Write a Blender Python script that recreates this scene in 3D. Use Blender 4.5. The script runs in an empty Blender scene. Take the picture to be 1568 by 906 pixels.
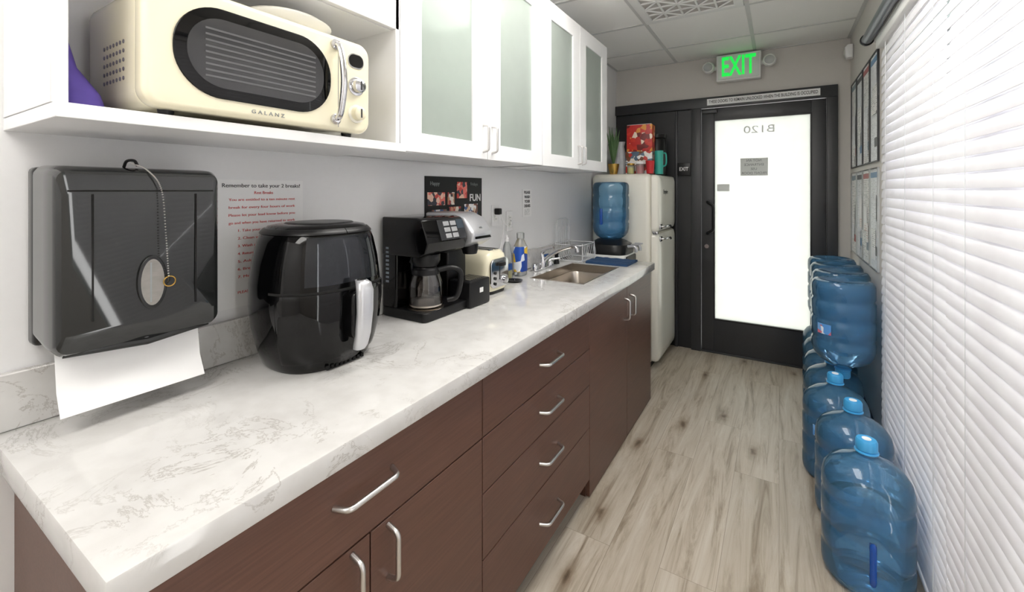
import bpy, bmesh, math, random
from math import sin, cos, pi, radians
from mathutils import Vector, Matrix
random.seed(4)
S = bpy.context.scene
col = S.collection

# ---------------------------------------------------------------- materials
def lin(c):
    out = []
    for v in c:
        v = v/255.0
        out.append(v/12.92 if v <= .04045 else ((v+.055)/1.055)**2.4)
    return (out[0], out[1], out[2], 1)

def newmat(name):
    m = bpy.data.materials.new(name); m.use_nodes = True
    nt = m.node_tree
    b = nt.nodes['Principled BSDF']
    return m, nt, b

def M(name, c, rough=.5, metal=0, var=.06, scale=30, coat=0, emit=None, es=0, bump=0, stretch=None, spec=None):
    m, nt, b = newmat(name)
    tc = nt.nodes.new('ShaderNodeTexCoord')
    mp = nt.nodes.new('ShaderNodeMapping')
    if stretch: mp.inputs['Scale'].default_value = stretch
    nz = nt.nodes.new('ShaderNodeTexNoise'); nz.inputs['Scale'].default_value = scale; nz.inputs['Detail'].default_value = 3
    nt.links.new(tc.outputs['Object'], mp.inputs[0]); nt.links.new(mp.outputs[0], nz.inputs['Vector'])
    mix = nt.nodes.new('ShaderNodeMixRGB'); L = lin(c)
    mix.inputs[1].default_value = L
    mix.inputs[2].default_value = tuple(v*(1-var) for v in L[:3])+(1,)
    nt.links.new(nz.outputs['Fac'], mix.inputs[0]); nt.links.new(mix.outputs[0], b.inputs['Base Color'])
    b.inputs['Roughness'].default_value = rough; b.inputs['Metallic'].default_value = metal
    b.inputs['Coat Weight'].default_value = coat
    if spec is not None: b.inputs['Specular IOR Level'].default_value = spec
    if emit: b.inputs['Emission Color'].default_value = lin(emit); b.inputs['Emission Strength'].default_value = es
    if bump:
        bp = nt.nodes.new('ShaderNodeBump'); bp.inputs['Strength'].default_value = bump; bp.inputs['Distance'].default_value = .002
        nt.links.new(nz.outputs['Fac'], bp.inputs['Height']); nt.links.new(bp.outputs[0], b.inputs['Normal'])
    return m

def sheer(name, c, transp, rough=.1, gloss=.12, tcol=None, translucent=False, tfrac=.4):
    m, nt, b = newmat(name); nt.nodes.remove(b)
    out = [n for n in nt.nodes if n.type == 'OUTPUT_MATERIAL'][0]
    tc = nt.nodes.new('ShaderNodeTexCoord'); nz = nt.nodes.new('ShaderNodeTexNoise'); nz.inputs['Scale'].default_value = 12
    nt.links.new(tc.outputs['Object'], nz.inputs['Vector'])
    mx = nt.nodes.new('ShaderNodeMixRGB'); L = lin(c); mx.inputs[1].default_value = L
    mx.inputs[2].default_value = tuple(v*.92 for v in L[:3])+(1,)
    nt.links.new(nz.outputs['Fac'], mx.inputs[0])
    df = nt.nodes.new('ShaderNodeBsdfDiffuse'); nt.links.new(mx.outputs[0], df.inputs[0])
    tl = nt.nodes.new('ShaderNodeBsdfTranslucent'); nt.links.new(mx.outputs[0], tl.inputs[0])
    a = nt.nodes.new('ShaderNodeMixShader'); a.inputs[0].default_value = .75 if translucent else tfrac
    nt.links.new(df.outputs[0], a.inputs[1]); nt.links.new(tl.outputs[0], a.inputs[2])
    tr = nt.nodes.new('ShaderNodeBsdfTransparent'); tr.inputs[0].default_value = lin(tcol) if tcol else (1, 1, 1, 1)
    e = nt.nodes.new('ShaderNodeMixShader'); e.inputs[0].default_value = transp
    nt.links.new(a.outputs[0], e.inputs[1]); nt.links.new(tr.outputs[0], e.inputs[2])
    gl = nt.nodes.new('ShaderNodeBsdfGlossy'); gl.inputs['Roughness'].default_value = rough
    fr = nt.nodes.new('ShaderNodeLayerWeight'); fr.inputs[0].default_value = gloss*2
    f = nt.nodes.new('ShaderNodeMixShader')
    nt.links.new(fr.outputs['Fresnel'], f.inputs[0])
    nt.links.new(e.outputs[0], f.inputs[1]); nt.links.new(gl.outputs[0], f.inputs[2])
    nt.links.new(f.outputs[0], out.inputs[0])
    return m

def ramp(nt, stops):
    r = nt.nodes.new('ShaderNodeValToRGB')
    el = r.color_ramp.elements
    while len(el) > 1: el.remove(el[-1])
    el[0].position = stops[0][0]; el[0].color = stops[0][1]
    for p, c in stops[1:]:
        e = el.new(p); e.color = c
    return r

def quartz():
    m, nt, b = newmat('quartz_counter')
    tc = nt.nodes.new('ShaderNodeTexCoord')
    n1 = nt.nodes.new('ShaderNodeTexNoise'); n1.inputs['Scale'].default_value = 6.0; n1.inputs['Detail'].default_value = 11
    n1.inputs['Distortion'].default_value = .8; n1.inputs['Roughness'].default_value = .7
    nt.links.new(tc.outputs['Object'], n1.inputs['Vector'])
    nm = nt.nodes.new('ShaderNodeTexNoise'); nm.inputs['Scale'].default_value = 3.6; nm.inputs['Detail'].default_value = 3
    nt.links.new(tc.outputs['Object'], nm.inputs['Vector'])
    rm = ramp(nt, [(.42, (0, 0, 0, 1)), (.6, (1, 1, 1, 1))]); nt.links.new(nm.outputs['Fac'], rm.inputs[0])
    rv = ramp(nt, [(0, (0, 0, 0, 1)), (.484, (0, 0, 0, 1)), (.5, (1, 1, 1, 1)), (.513, (0, 0, 0, 1))]); nt.links.new(n1.outputs['Fac'], rv.inputs[0])
    mu = nt.nodes.new('ShaderNodeMath'); mu.operation = 'MULTIPLY'
    nt.links.new(rm.outputs[0], mu.inputs[0]); nt.links.new(rv.outputs[0], mu.inputs[1])
    vm = nt.nodes.new('ShaderNodeMixRGB'); vm.inputs[1].default_value = lin((212, 211, 209)); vm.inputs[2].default_value = lin((176, 172, 167))
    nt.links.new(mu.outputs[0], vm.inputs[0])
    n2 = nt.nodes.new('ShaderNodeTexNoise'); n2.inputs['Scale'].default_value = 16; n2.inputs['Detail'].default_value = 8
    nt.links.new(tc.outputs['Object'], n2.inputs['Vector'])
    r2 = ramp(nt, [(.35, (.92, .915, .91, 1)), (.6, (1, 1, 1, 1))])
    nt.links.new(n2.outputs['Fac'], r2.inputs[0])
    mx = nt.nodes.new('ShaderNodeMixRGB'); mx.blend_type = 'MULTIPLY'; mx.inputs[0].default_value = 1
    nt.links.new(vm.outputs[0], mx.inputs[1]); nt.links.new(r2.outputs[0], mx.inputs[2])
    nt.links.new(mx.outputs[0], b.inputs['Base Color']); b.inputs['Roughness'].default_value = .09
    return m

def woodfloor():
    m, nt, b = newmat('vinyl_plank')
    tc = nt.nodes.new('ShaderNodeTexCoord')
    mp = nt.nodes.new('ShaderNodeMapping'); mp.inputs['Rotation'].default_value = (0, 0, radians(90))
    nt.links.new(tc.outputs['Object'], mp.inputs[0])
    br = nt.nodes.new('ShaderNodeTexBrick')
    br.inputs['Color1'].default_value = (0, 0, 0, 1); br.inputs['Color2'].default_value = (1, 1, 1, 1); br.inputs['Mortar'].default_value = (.5, .5, .5, 1)
    br.inputs['Scale'].default_value = 1; br.inputs['Brick Width'].default_value = 1.22; br.inputs['Row Height'].default_value = .19
    br.inputs['Mortar Size'].default_value = .0008; br.inputs['Mortar Smooth'].default_value = 0; br.offset = .37
    nt.links.new(mp.outputs[0], br.inputs['Vector'])
    sc = nt.nodes.new('ShaderNodeMapping'); sc.inputs['Scale'].default_value = (10, .8, 1)
    nt.links.new(tc.outputs['Object'], sc.inputs[0])
    mul = nt.nodes.new('ShaderNodeVectorMath'); mul.operation = 'MULTIPLY_ADD'
    nt.links.new(br.outputs['Color'], mul.inputs[0]); mul.inputs[1].default_value = (17, 31, 9)
    nt.links.new(sc.outputs[0], mul.inputs[2])
    n = nt.nodes.new('ShaderNodeTexNoise'); n.inputs['Scale'].default_value = 2.0; n.inputs['Detail'].default_value = 13; n.inputs['Roughness'].default_value = .7; n.inputs['Distortion'].default_value = .8
    nt.links.new(mul.outputs[0], n.inputs['Vector'])
    g = ramp(nt, [(.27, lin((118, 104, 88))), (.38, lin((160, 147, 130))), (.49, lin((188, 177, 161))), (.66, lin((205, 197, 184)))])
    nt.links.new(n.outputs['Fac'], g.inputs[0])
    kc = nt.nodes.new('ShaderNodeMapping'); kc.inputs['Scale'].default_value = (5.2, 1.9, 1)
    nt.links.new(tc.outputs['Object'], kc.inputs[0])
    dn = nt.nodes.new('ShaderNodeTexNoise'); dn.inputs['Scale'].default_value = 22; dn.inputs['Detail'].default_value = 5
    nt.links.new(tc.outputs['Object'], dn.inputs['Vector'])
    dd = nt.nodes.new('ShaderNodeVectorMath'); dd.operation = 'MULTIPLY_ADD'; dd.inputs[1].default_value = (.16, .16, 0)
    nt.links.new(dn.outputs['Color'], dd.inputs[0]); nt.links.new(kc.outputs[0], dd.inputs[2])
    k = nt.nodes.new('ShaderNodeTexVoronoi'); k.inputs['Scale'].default_value = 1.0; k.voronoi_dimensions = '2D'
    nt.links.new(dd.outputs[0], k.inputs['Vector'])
    kr = ramp(nt, [(0, (.26, .21, .17, 1)), (.04, (.4, .34, .29, 1)), (.08, (.7, .65, .6, 1)), (.16, (.9, .885, .87, 1)), (.28, (1, 1, 1, 1))])
    nt.links.new(k.outputs['Distance'], kr.inputs[0])
    sp = nt.nodes.new('ShaderNodeSeparateColor'); nt.links.new(k.outputs['Color'], sp.inputs[0])
    gt = nt.nodes.new('ShaderNodeMath'); gt.operation = 'GREATER_THAN'; gt.inputs[1].default_value = .45
    nt.links.new(sp.outputs[0], gt.inputs[0])
    m1 = nt.nodes.new('ShaderNodeMixRGB'); m1.blend_type = 'MULTIPLY'
    nt.links.new(gt.outputs[0], m1.inputs[0])
    nt.links.new(g.outputs[0], m1.inputs[1]); nt.links.new(kr.outputs[0], m1.inputs[2])
    pr = ramp(nt, [(0, (.86, .85, .83, 1)), (1, (1.0, 1.0, 1.0, 1))])
    nt.links.new(br.outputs['Color'], pr.inputs[0])
    m2 = nt.nodes.new('ShaderNodeMixRGB'); m2.blend_type = 'MULTIPLY'; m2.inputs[0].default_value = 1
    nt.links.new(m1.outputs[0], m2.inputs[1]); nt.links.new(pr.outputs[0], m2.inputs[2])
    m3 = nt.nodes.new('ShaderNodeMixRGB'); m3.inputs[2].default_value = lin((142, 130, 115))
    nt.links.new(br.outputs['Fac'], m3.inputs[0]); nt.links.new(m2.outputs[0], m3.inputs[1])
    nt.links.new(m3.outputs[0], b.inputs['Base Color']); b.inputs['Roughness'].default_value = .38
    return m

def cabwood():
    m, nt, b = newmat('dark_wood_laminate')
    tc = nt.nodes.new('ShaderNodeTexCoord'); mp = nt.nodes.new('ShaderNodeMapping'); mp.inputs['Scale'].default_value = (70, 2.2, 70)
    nt.links.new(tc.outputs['Object'], mp.inputs[0])
    n = nt.nodes.new('ShaderNodeTexNoise'); n.inputs['Scale'].default_value = 3; n.inputs['Detail'].default_value = 6
    nt.links.new(mp.outputs[0], n.inputs['Vector'])
    r = ramp(nt, [(.3, lin((90, 61, 50))), (.7, lin((104, 72, 59)))])
    nt.links.new(n.outputs['Fac'], r.inputs[0]); nt.links.new(r.outputs[0], b.inputs['Base Color'])
    b.inputs['Roughness'].default_value = .4
    bp = nt.nodes.new('ShaderNodeBump'); bp.inputs['Strength'].default_value = .12; bp.inputs['Distance'].default_value = .001
    nt.links.new(n.outputs['Fac'], bp.inputs['Height']); nt.links.new(bp.outputs[0], b.inputs['Normal'])
    return m

def docmat(name, paper, ink, bw=.03, rh=.009, mort=.0035):
    """printed page: rows of little ink blocks, laid out in the (y,z) plane of the wall"""
    m, nt, b = newmat(name)
    tc = nt.nodes.new('ShaderNodeTexCoord'); s = nt.nodes.new('ShaderNodeSeparateXYZ'); c = nt.nodes.new('ShaderNodeCombineXYZ')
    nt.links.new(tc.outputs['Object'], s.inputs[0]); nt.links.new(s.outputs['Y'], c.inputs['X']); nt.links.new(s.outputs['Z'], c.inputs['Y'])
    br = nt.nodes.new('ShaderNodeTexBrick'); br.inputs['Scale'].default_value = 1
    br.inputs['Brick Width'].default_value = bw; br.inputs['Row Height'].default_value = rh; br.inputs['Mortar Size'].default_value = mort
    br.inputs['Color1'].default_value = lin(ink); br.inputs['Color2'].default_value = lin(paper); br.inputs['Mortar'].default_value = lin(paper)
    nt.links.new(c.outputs[0], br.inputs['Vector']); nt.links.new(br.outputs['Color'], b.inputs['Base Color'])
    b.inputs['Roughness'].default_value = .35
    return m

def patchmat(name, cols, scale=14):
    m, nt, b = newmat(name)
    tc = nt.nodes.new('ShaderNodeTexCoord'); v = nt.nodes.new('ShaderNodeTexVoronoi'); v.inputs['Scale'].default_value = scale
    nt.links.new(tc.outputs['Object'], v.inputs['Vector'])
    s = nt.nodes.new('ShaderNodeSeparateColor'); nt.links.new(v.outputs['Color'], s.inputs[0])
    r = ramp(nt, [(i/len(cols), lin(c)) for i, c in enumerate(cols)]); r.color_ramp.interpolation = 'CONSTANT'
    nt.links.new(s.outputs[0], r.inputs[0]); nt.links.new(r.outputs[0], b.inputs['Base Color']); b.inputs['Roughness'].default_value = .4
    return m

def slatmat():
    m, nt, b = newmat('blind_slat'); nt.nodes.remove(b)
    out = [n for n in nt.nodes if n.type == 'OUTPUT_MATERIAL'][0]
    tc = nt.nodes.new('ShaderNodeTexCoord'); nz = nt.nodes.new('ShaderNodeTexNoise'); nz.inputs['Scale'].default_value = 8
    nt.links.new(tc.outputs['Object'], nz.inputs['Vector'])
    r = ramp(nt, [(.3, lin((234, 233, 237))), (.7, lin((240, 240, 243)))]); nt.links.new(nz.outputs['Fac'], r.inputs[0])
    d = nt.nodes.new('ShaderNodeBsdfDiffuse'); t = nt.nodes.new('ShaderNodeBsdfTranslucent')
    nt.links.new(r.outputs[0], d.inputs[0]); nt.links.new(r.outputs[0], t.inputs[0])
    x = nt.nodes.new('ShaderNodeMixShader'); x.inputs[0].default_value = .12
    nt.links.new(d.outputs[0], x.inputs[1]); nt.links.new(t.outputs[0], x.inputs[2]); nt.links.new(x.outputs[0], out.inputs[0])
    return m

QZ = quartz(); FL = woodfloor(); CW = cabwood(); SL = slatmat()
WALL = M('wall_paint', (238, 238, 239), .7, var=.03, scale=60, bump=.05)
WALLG = M('grey_wall_paint', (212, 208, 203), .7, var=.04, scale=60, bump=.05)
CEIL = M('ceiling_tile', (250, 249, 246), .9, var=.07, scale=220, bump=.2)
WHITE = M('white_laminate', (242, 242, 243), .25, var=.02)
WHITEM = M('white_metal', (236, 236, 234), .4, var=.03)
BLACKG = M('gloss_black_plastic', (6, 6, 7), .05, var=.2, spec=.35)
BLACKP = M('black_plastic', (20, 20, 22), .35, var=.2, spec=.35)
BLACKM = M('black_metal', (48, 49, 52), .38, var=.12)
BLACKPAN = M('black_panel', (28, 29, 33), .42, var=.03)
CHROME = M('chrome', (215, 215, 218), .12, 1, var=.04)
NICKEL = M('brushed_nickel', (215, 213, 211), .3, 1, var=.08, stretch=(1, 20, 1))
STEEL = M('stainless', (200, 192, 182), .28, 1, var=.1, stretch=(1, 12, 1))
SILVER = M('silver_plastic', (205, 206, 210), .3, .6, var=.04)
CREAM = M('cream_enamel', (245, 238, 210), .18, var=.02, coat=.3)
CREAM2 = M('ivory_enamel', (243, 240, 228), .2, var=.02, coat=.3)
SMOKE = M('smoked_plastic', (34, 36, 36), .08, var=.35, scale=4, coat=.4)
SMOKED = M('smoked_plastic_dark', (22, 23, 24), .2, var=.2)
PAPER = M('paper', (245, 245, 245), .8, var=.03)
RED = M('red_print', (214, 70, 74), .6, var=.1)
DARKTXT = M('dark_print', (50, 50, 52), .6, var=.1)
GREYTXT = M('grey_print', (140, 145, 145), .6, var=.1)
WHITETXT = M('white_print', (240, 240, 240), .5, var=.03)
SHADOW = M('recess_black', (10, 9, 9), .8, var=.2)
BLUECAP = M('blue_cap', (70, 165, 222), .35, var=.1)
LABEL = patchmat('bottle_label', [(90, 150, 215), (235, 240, 250), (120, 175, 230), (235, 240, 250), (200, 110, 130)], 30)
PURPLE = M('purple_fabric', (118, 98, 205), .6, var=.2, bump=.1)
GOLD = M('gold_pot', (205, 165, 85), .25, .9, var=.1)
GREEN = M('leaf', (80, 115, 65), .5, var=.4)
REDP = M('red_plastic', (200, 40, 45), .3, var=.1)
TEAL = M('teal_ceramic', (60, 180, 165), .3, var=.1)
NAVY = M('navy_cloth', (38, 72, 112), .9, var=.35, scale=90, bump=.3)
BLUES = M('blue_sponge', (30, 80, 150), .7, var=.3)
WIRE = M('white_wire', (225, 227, 230), .35, .3, var=.05)
EXITG = M('exit_green', (20, 200, 70), .5, var=.02, emit=(20, 235, 80), es=.65)
DISPLAY = M('display', (70, 80, 90), .1, var=.2)
GLASSC = sheer('frosted_cabinet_glass', (222, 231, 224), .34, .12, .08, (228, 242, 235))
DOORG = sheer('frosted_door_glass', (196, 198, 194), .0, .3, .03, translucent=True)
WINDOWG = sheer('window_glass', (230, 240, 240), .92, .02, .05)
BOTTLE = sheer('blue_polycarbonate', (130, 202, 246), .70, .03, .17, (222, 241, 253), tfrac=.5)
WATER = sheer('water_fill', (120, 196, 242), .82, .02, .06, (228, 243, 253), tfrac=.5)
BOTDARK = M('blue_grip', (20, 78, 165), .15, var=.2)
CARAFE = sheer('carafe_glass', (60, 50, 45), .8, .02, .25, (225, 220, 215))
CLEARP = sheer('clear_plastic', (228, 233, 233), .6, .08, .12)
SOAPY = M('soap_yellow', (225, 215, 70), .2, var=.1)
FAN = M('lamp_diffuser', (255, 255, 255), .5, emit=(255, 252, 247), es=7.5)

# ---------------------------------------------------------------- geometry
def box(x0, x1, y0, y1, z0, z1):
    v = [(x, y, z) for x in (x0, x1) for y in (y0, y1) for z in (z0, z1)]
    f = [(0, 1, 3, 2), (4, 6, 7, 5), (0, 4, 5, 1), (2, 3, 7, 6), (0, 2, 6, 4), (1, 5, 7, 3)]
    return v, f

def ringgeo(rings, cap=True, closed=True):
    n = len(rings[0]); v = [p for r in rings for p in r]; f = []
    for i in range(len(rings)-1):
        for j in range(n if closed else n-1):
            k = (j+1) % n
            f.append((i*n+j, i*n+k, (i+1)*n+k, (i+1)*n+j))
    if cap:
        f.append(tuple(reversed(range(n)))); f.append(tuple(range((len(rings)-1)*n, len(rings)*n)))
    return v, f

def lathe(prof, c, n=36, axis='Z', cap=True):
    rings = []
    for r, h in prof:
        r = max(r, 1e-4); ring = []
        for j in range(n):
            a = 2*pi*j/n
            if axis == 'Z': ring.append((c[0]+r*cos(a), c[1]+r*sin(a), c[2]+h))
            elif axis == 'X': ring.append((c[0]+h, c[1]+r*cos(a), c[2]+r*sin(a)))
            else: ring.append((c[0]+r*cos(a), c[1]+h, c[2]+r*sin(a)))
        rings.append(ring)
    return ringgeo(rings, cap)

def sgp(v, p): return math.copysign(abs(v)**p, v)
def loft(secs, n=48):
    """secs: (z,cx,cy,rx,ry,exp)"""
    rings = []
    for z, cx, cy, rx, ry, e in secs:
        rings.append([(cx+rx*sgp(cos(2*pi*j/n), 2/e), cy+ry*sgp(sin(2*pi*j/n), 2/e), z) for j in range(n)])
    return ringgeo(rings)

def shell(secs, a0, a1, off, th, n=24):
    def grid(o):
        g = []
        for z, cx, cy, rx, ry, e in secs:
            g.append([(cx+(rx+o)*sgp(cos(a0+(a1-a0)*j/n), 2/e), cy+(ry+o)*sgp(sin(a0+(a1-a0)*j/n), 2/e), z) for j in range(n+1)])
        return g
    A, B = grid(off+th), grid(off)
    rings = [a + b[::-1] for a, b in zip(A, B)]
    return ringgeo(rings)

def rrect(w, h, r, k=6, cx=0, cy=0):
    pts = []
    for sx, sy, a in ((1, 1, 0), (-1, 1, 90), (-1, -1, 180), (1, -1, 270)):
        for i in range(k+1):
            t = radians(a+90*i/k)
            pts.append((cx+sx*(w/2-r)+r*cos(t), cy+sy*(h/2-r)+r*sin(t)))
    return pts
def prism(pts, t0, t1, axis):
    def mp(p, t):
        if axis == 'X': return (t, p[0], p[1])
        if axis == 'Y': return (p[0], t, p[1])
        return (p[0], p[1], t)
    return ringgeo([[mp(p, t0) for p in pts], [mp(p, t1) for p in pts]])

def roundpath(pts, r, k=4):
    pts = [Vector(p) for p in pts]; out = [pts[0]]
    for i in range(1, len(pts)-1):
        a, b, c = pts[i-1], pts[i], pts[i+1]
        p = b+(a-b).normalized()*r; q = b+(c-b).normalized()*r
        for j in range(k+1):
            t = j/k; out.append(p*(1-t)**2+b*2*t*(1-t)+q*t*t)
    out.append(pts[-1]); return out
def smoothpath(pts, k=6):
    P = [Vector(p) for p in pts]; P = [2*P[0]-P[1]]+P+[2*P[-1]-P[-2]]; out = []
    for i in range(1, len(P)-2):
        for j in range(k):
            t = j/k; a, b, c, d = P[i-1:i+3]
            out.append(.5*((2*b)+(c-a)*t+(2*a-5*b+4*c-d)*t*t+(3*b-a-3*c+d)*t**3))
    out.append(P[-2]); return out
def sweep(pts, r, n=10, flat=1.0):
    pts = [Vector(p) for p in pts]; rings = []; up = None
    for i, p in enumerate(pts):
        t = (pts[min(i+1, len(pts)-1)]-pts[max(i-1, 0)]).normalized()
        if up is None:
            up = Vector((0, 0, 1)) if abs(t.z) < .9 else Vector((0, 1, 0))
        s = t.cross(up)
        if s.length < 1e-6: s = t.cross(Vector((1, 0, 0)))
        s.normalize(); up = s.cross(t).normalized()
        rr = r[i] if isinstance(r, (list, tuple)) else r
        rings.append([tuple(p+s*rr*cos(2*pi*j/n)+up*rr*flat*sin(2*pi*j/n)) for j in range(n)])
    return ringgeo(rings)

def grp(name, loc):
    e = bpy.data.objects.new(name, None); e.empty_display_size = .05; e.location = loc; col.objects.link(e); return e

def par(ob, parent):
    if parent:
        ob.parent = parent; ob.matrix_parent_inverse = Matrix.Translation(-Vector(parent.location))

def mk(name, geos, mat, parent=None, bevel=0, seg=3, smooth=True, bang=40, rot=None):
    if isinstance(geos, tuple): geos = [geos]
    V, F = [], []
    for v, f in geos:
        o = len(V); V += [tuple(p) for p in v]; F += [tuple(i+o for i in q) for q in f]
    me = bpy.data.meshes.new(name); me.from_pydata(V, [], F)
    bm = bmesh.new(); bm.from_mesh(me)
    if rot:
        bmesh.ops.rotate(bm, cent=rot[0], matrix=Matrix.Rotation(rot[1], 3, rot[2]), verts=bm.verts)
    bmesh.ops.recalc_face_normals(bm, faces=bm.faces)
    if bevel:
        ed = [e for e in bm.edges if len(e.link_faces) == 2 and e.calc_face_angle(0) > radians(bang)]
        bmesh.ops.bevel(bm, geom=ed, offset=bevel, segments=seg, profile=.5, affect='EDGES', clamp_overlap=True)
    bm.to_mesh(me); bm.free()
    if smooth:
        for p in me.polygons: p.use_smooth = True
        me.set_sharp_from_angle(angle=radians(38))
    me.materials.append(mat)
    ob = bpy.data.objects.new(name, me); col.objects.link(ob); par(ob, parent); return ob

from mathutils import Euler
ROT = {'L': (pi/2, 0, pi/2), 'D': (pi/2, 0, 0), 'R': (pi/2, 0, -pi/2)}
def T(name, s, loc, size, mode, mat, parent=None, width=None, ext=.0006, mirror=False, bold=0, tall=1):
    cu = bpy.data.curves.new(name, 'FONT'); cu.body = s; cu.size = size; cu.align_x = 'CENTER'; cu.align_y = 'CENTER'
    cu.extrude = ext; cu.offset = bold
    o = bpy.data.objects.new(name+'_tmp', cu); col.objects.link(o); bpy.context.view_layer.update()
    w = o.dimensions.x
    me = bpy.data.meshes.new_from_object(o); bpy.data.objects.remove(o)
    k = (width/w) if width and w > 0 else 1
    mt = Matrix.Translation(loc) @ Euler(ROT[mode]).to_matrix().to_4x4() @ Matrix.Diagonal((k*(-1 if mirror else 1), tall, 1, 1))
    me.transform(mt); me.materials.clear(); me.materials.append(mat); me.name = name
    ob = bpy.data.objects.new(name, me); col.objects.link(ob); par(ob, parent); return ob

def holed(xs, zs, hole, t0, t1, axis):
    def mp(a, b, t):
        if axis == 'X': return (t, a, b)
        if axis == 'Y': return (a, t, b)
        return (a, b, t)
    nx, nz = len(xs), len(zs); V = []; F = []
    for t in (t0, t1):
        for i in range(nx):
            for j in range(nz): V.append(mp(xs[i], zs[j], t))
    idx = lambda t, i, j: t*nx*nz+i*nz+j
    filled = lambda i, j: 0 <= i < nx-1 and 0 <= j < nz-1 and (i, j) not in hole
    for i in range(nx-1):
        for j in range(nz-1):
            if not filled(i, j): continue
            F.append((idx(0, i, j), idx(0, i, j+1), idx(0, i+1, j+1), idx(0, i+1, j)))
            F.append((idx(1, i, j), idx(1, i+1, j), idx(1, i+1, j+1), idx(1, i, j+1)))
            for (di, dj, a, b) in ((-1, 0, (i, j), (i, j+1)), (1, 0, (i+1, j), (i+1, j+1)), (0, -1, (i, j), (i+1, j)), (0, 1, (i, j+1), (i+1, j+1))):
                if not filled(i+di, j+dj):
                    F.append((idx(0, *a), idx(0, *b), idx(1, *b), idx(1, *a)))
    return V, F

# ================================================================ ROOM SHELL
XL, XR, YB, ZC, YN = -1.345, .46, 4.15, 2.55, -1.5
mk('floor', box(XL-.1, XR+.12, YN-.1, YB+.12, -.08, 0), FL, smooth=False)
mk('ceiling', box(XL-.1, XR+.12, YN-.1, YB+.12, ZC, ZC+.08), CEIL, smooth=False)
mk('wall_left', box(XL-.1, XL, YN, YB+.12, 0, ZC), WALL, smooth=False)
mk('wall_front', box(XL-.1, XR+.12, YN-.1, YN, 0, ZC), WALL, smooth=False)
mk('wall_right', holed([YN, .2, 2.74, YB+.12], [0, .12, 2.08, ZC], {(1, 1)}, XR, XR+.12, 'X'), WALLG, smooth=False)
mk('wall_back', holed([XL, -.64, .311, XR], [0, 2.11, ZC], {(1, 0)}, YB, YB+.12, 'Y'), WALLG, smooth=False)
mk('baseboard_right', box(XR-.012, XR, 2.9, YB, 0, .1), BLACKM, bevel=.003)
mk('baseboard_back', box(.38, XR-.013, YB-.012, YB, 0, .1), BLACKM, bevel=.003)
bars = []
for x in (-.79, -.17): bars.append(box(x-.012, x+.012, YN, YB, ZC-.004, ZC+.001))
y = 3.69
while y > YN:
    bars.append(box(XL, XR, y-.012, y+.012, ZC-.0035, ZC+.001)); y -= .62
bars += [box(XL, XL+.02, YN, YB, ZC-.004, ZC+.001), box(XR-.02, XR, YN, YB, ZC-.004, ZC+.001), box(XL, XR, YB-.02, YB, ZC-.004, ZC+.001)]
mk('trim_ceiling_grid', bars, M('tbar', (214, 214, 212), .5), smooth=False)
# unseen ceiling lights; suspended, all-round-lit form is added to wash the ceiling
for yy in (.93, -1.255):
    g = grp('ceiling_light', (-.48, yy+.6, ZC))
    mk('diffuser', box(-.72, -.24, yy, yy+1.19, ZC-.155, ZC-.09), FAN, g, bevel=.012)
    mk('end_caps', [box(-.725, -.235, y_, y_+.012, ZC-.16, ZC-.085) for y_ in (yy-.012, yy+1.19)], WHITEM, g, bevel=.003)
    mk('stems', [lathe([(.006, 0), (.006, .09)], (-.48, y_, ZC-.0905), 10) for y_ in (yy+.15, yy+1.04)], WHITEM, g)
    mk('canopies', [lathe([(.045, -.012), (.05, -.001)], (-.48, y_, ZC), 20) for y_ in (yy+.15, yy+1.04)], WHITEM, g)
g = grp('air_vent', (-.48, 2.76, ZC))
vx0, vx1, vy0, vy1 = -.775, -.185, 2.465, 3.055
mk('backing', box(vx0+.03, vx1-.03, vy0+.03, vy1-.03, ZC-.006, ZC-.004), M('vent_grey', (190, 186, 182), .7), g, smooth=False)
mk('frame', holed([vx0, vx0+.045, vx1-.045, vx1], [vy0, vy0+.045, vy1-.045, vy1], {(1, 1)}, ZC-.016, ZC-.004, 'Z'), WHITEM, g, smooth=False)
lat = []; N = 5; cs = (vx1-vx0-.09)/N
for i in range(N+1):
    a = vx0+.045+cs*i; b = vy0+.045+cs*i
    lat.append(box(a-.006, a+.006, vy0+.045, vy1-.045, ZC-.015, ZC-.007)); lat.append(box(vx0+.045, vx1-.045, b-.006, b+.006, ZC-.0148, ZC-.007))
for i in range(N):
    for j in range(N):
        a = vx0+.045+cs*i; b = vy0+.045+cs*j; s = 1 if (i+j) % 2 else -1
        p = (a, b) if s > 0 else (a, b+cs); q = (a+cs, b+cs) if s > 0 else (a+cs, b)
        lat.append(sweep([(p[0], p[1], ZC-.011), (q[0], q[1], ZC-.011)], .006, 6))
mk('lattice', lat, WHITEM, g, smooth=False)

# ================================================================ DOOR + STOREFRONT
g = grp('door_frame', (-.48, YB, 0))
mk('head', box(XL+.002, .38, 4.10, 4.2, 2.11, 2.2), BLACKM, g, bevel=.003)
mk('jamb_l', box(-.66, -.58, 4.10, 4.2, 0, 2.11), BLACKM, g, bevel=.003)
mk('jamb_r', box(.312, .38, 4.10, 4.2, 0, 2.11), BLACKM, g, bevel=.003)
mk('side_panel', box(XL+.002, -.662, 4.128, 4.1485, .002, 2.108), BLACKPAN, g, smooth=False)
mk('mullion', box(-.80, -.775, 4.11, 4.1275, 0, 2.108), BLACKM, g, bevel=.003)
mk('threshold', box(-.58, .312, 4.11, 4.2, 0, .012), BLACKM, g, bevel=.003)
T('sign_text', 'THESE DOORS TO REMAIN UNLOCKED WHEN THE BUILDING IS OCCUPIED', (-.13, 4.0915, 2.155), .036, 'D', DARKTXT, g, width=.77, bold=.0003)
mk('sign_plate', box(-.53, .27, 4.0925, 4.0995, 2.128, 2.182), PAPER, g)
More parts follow.
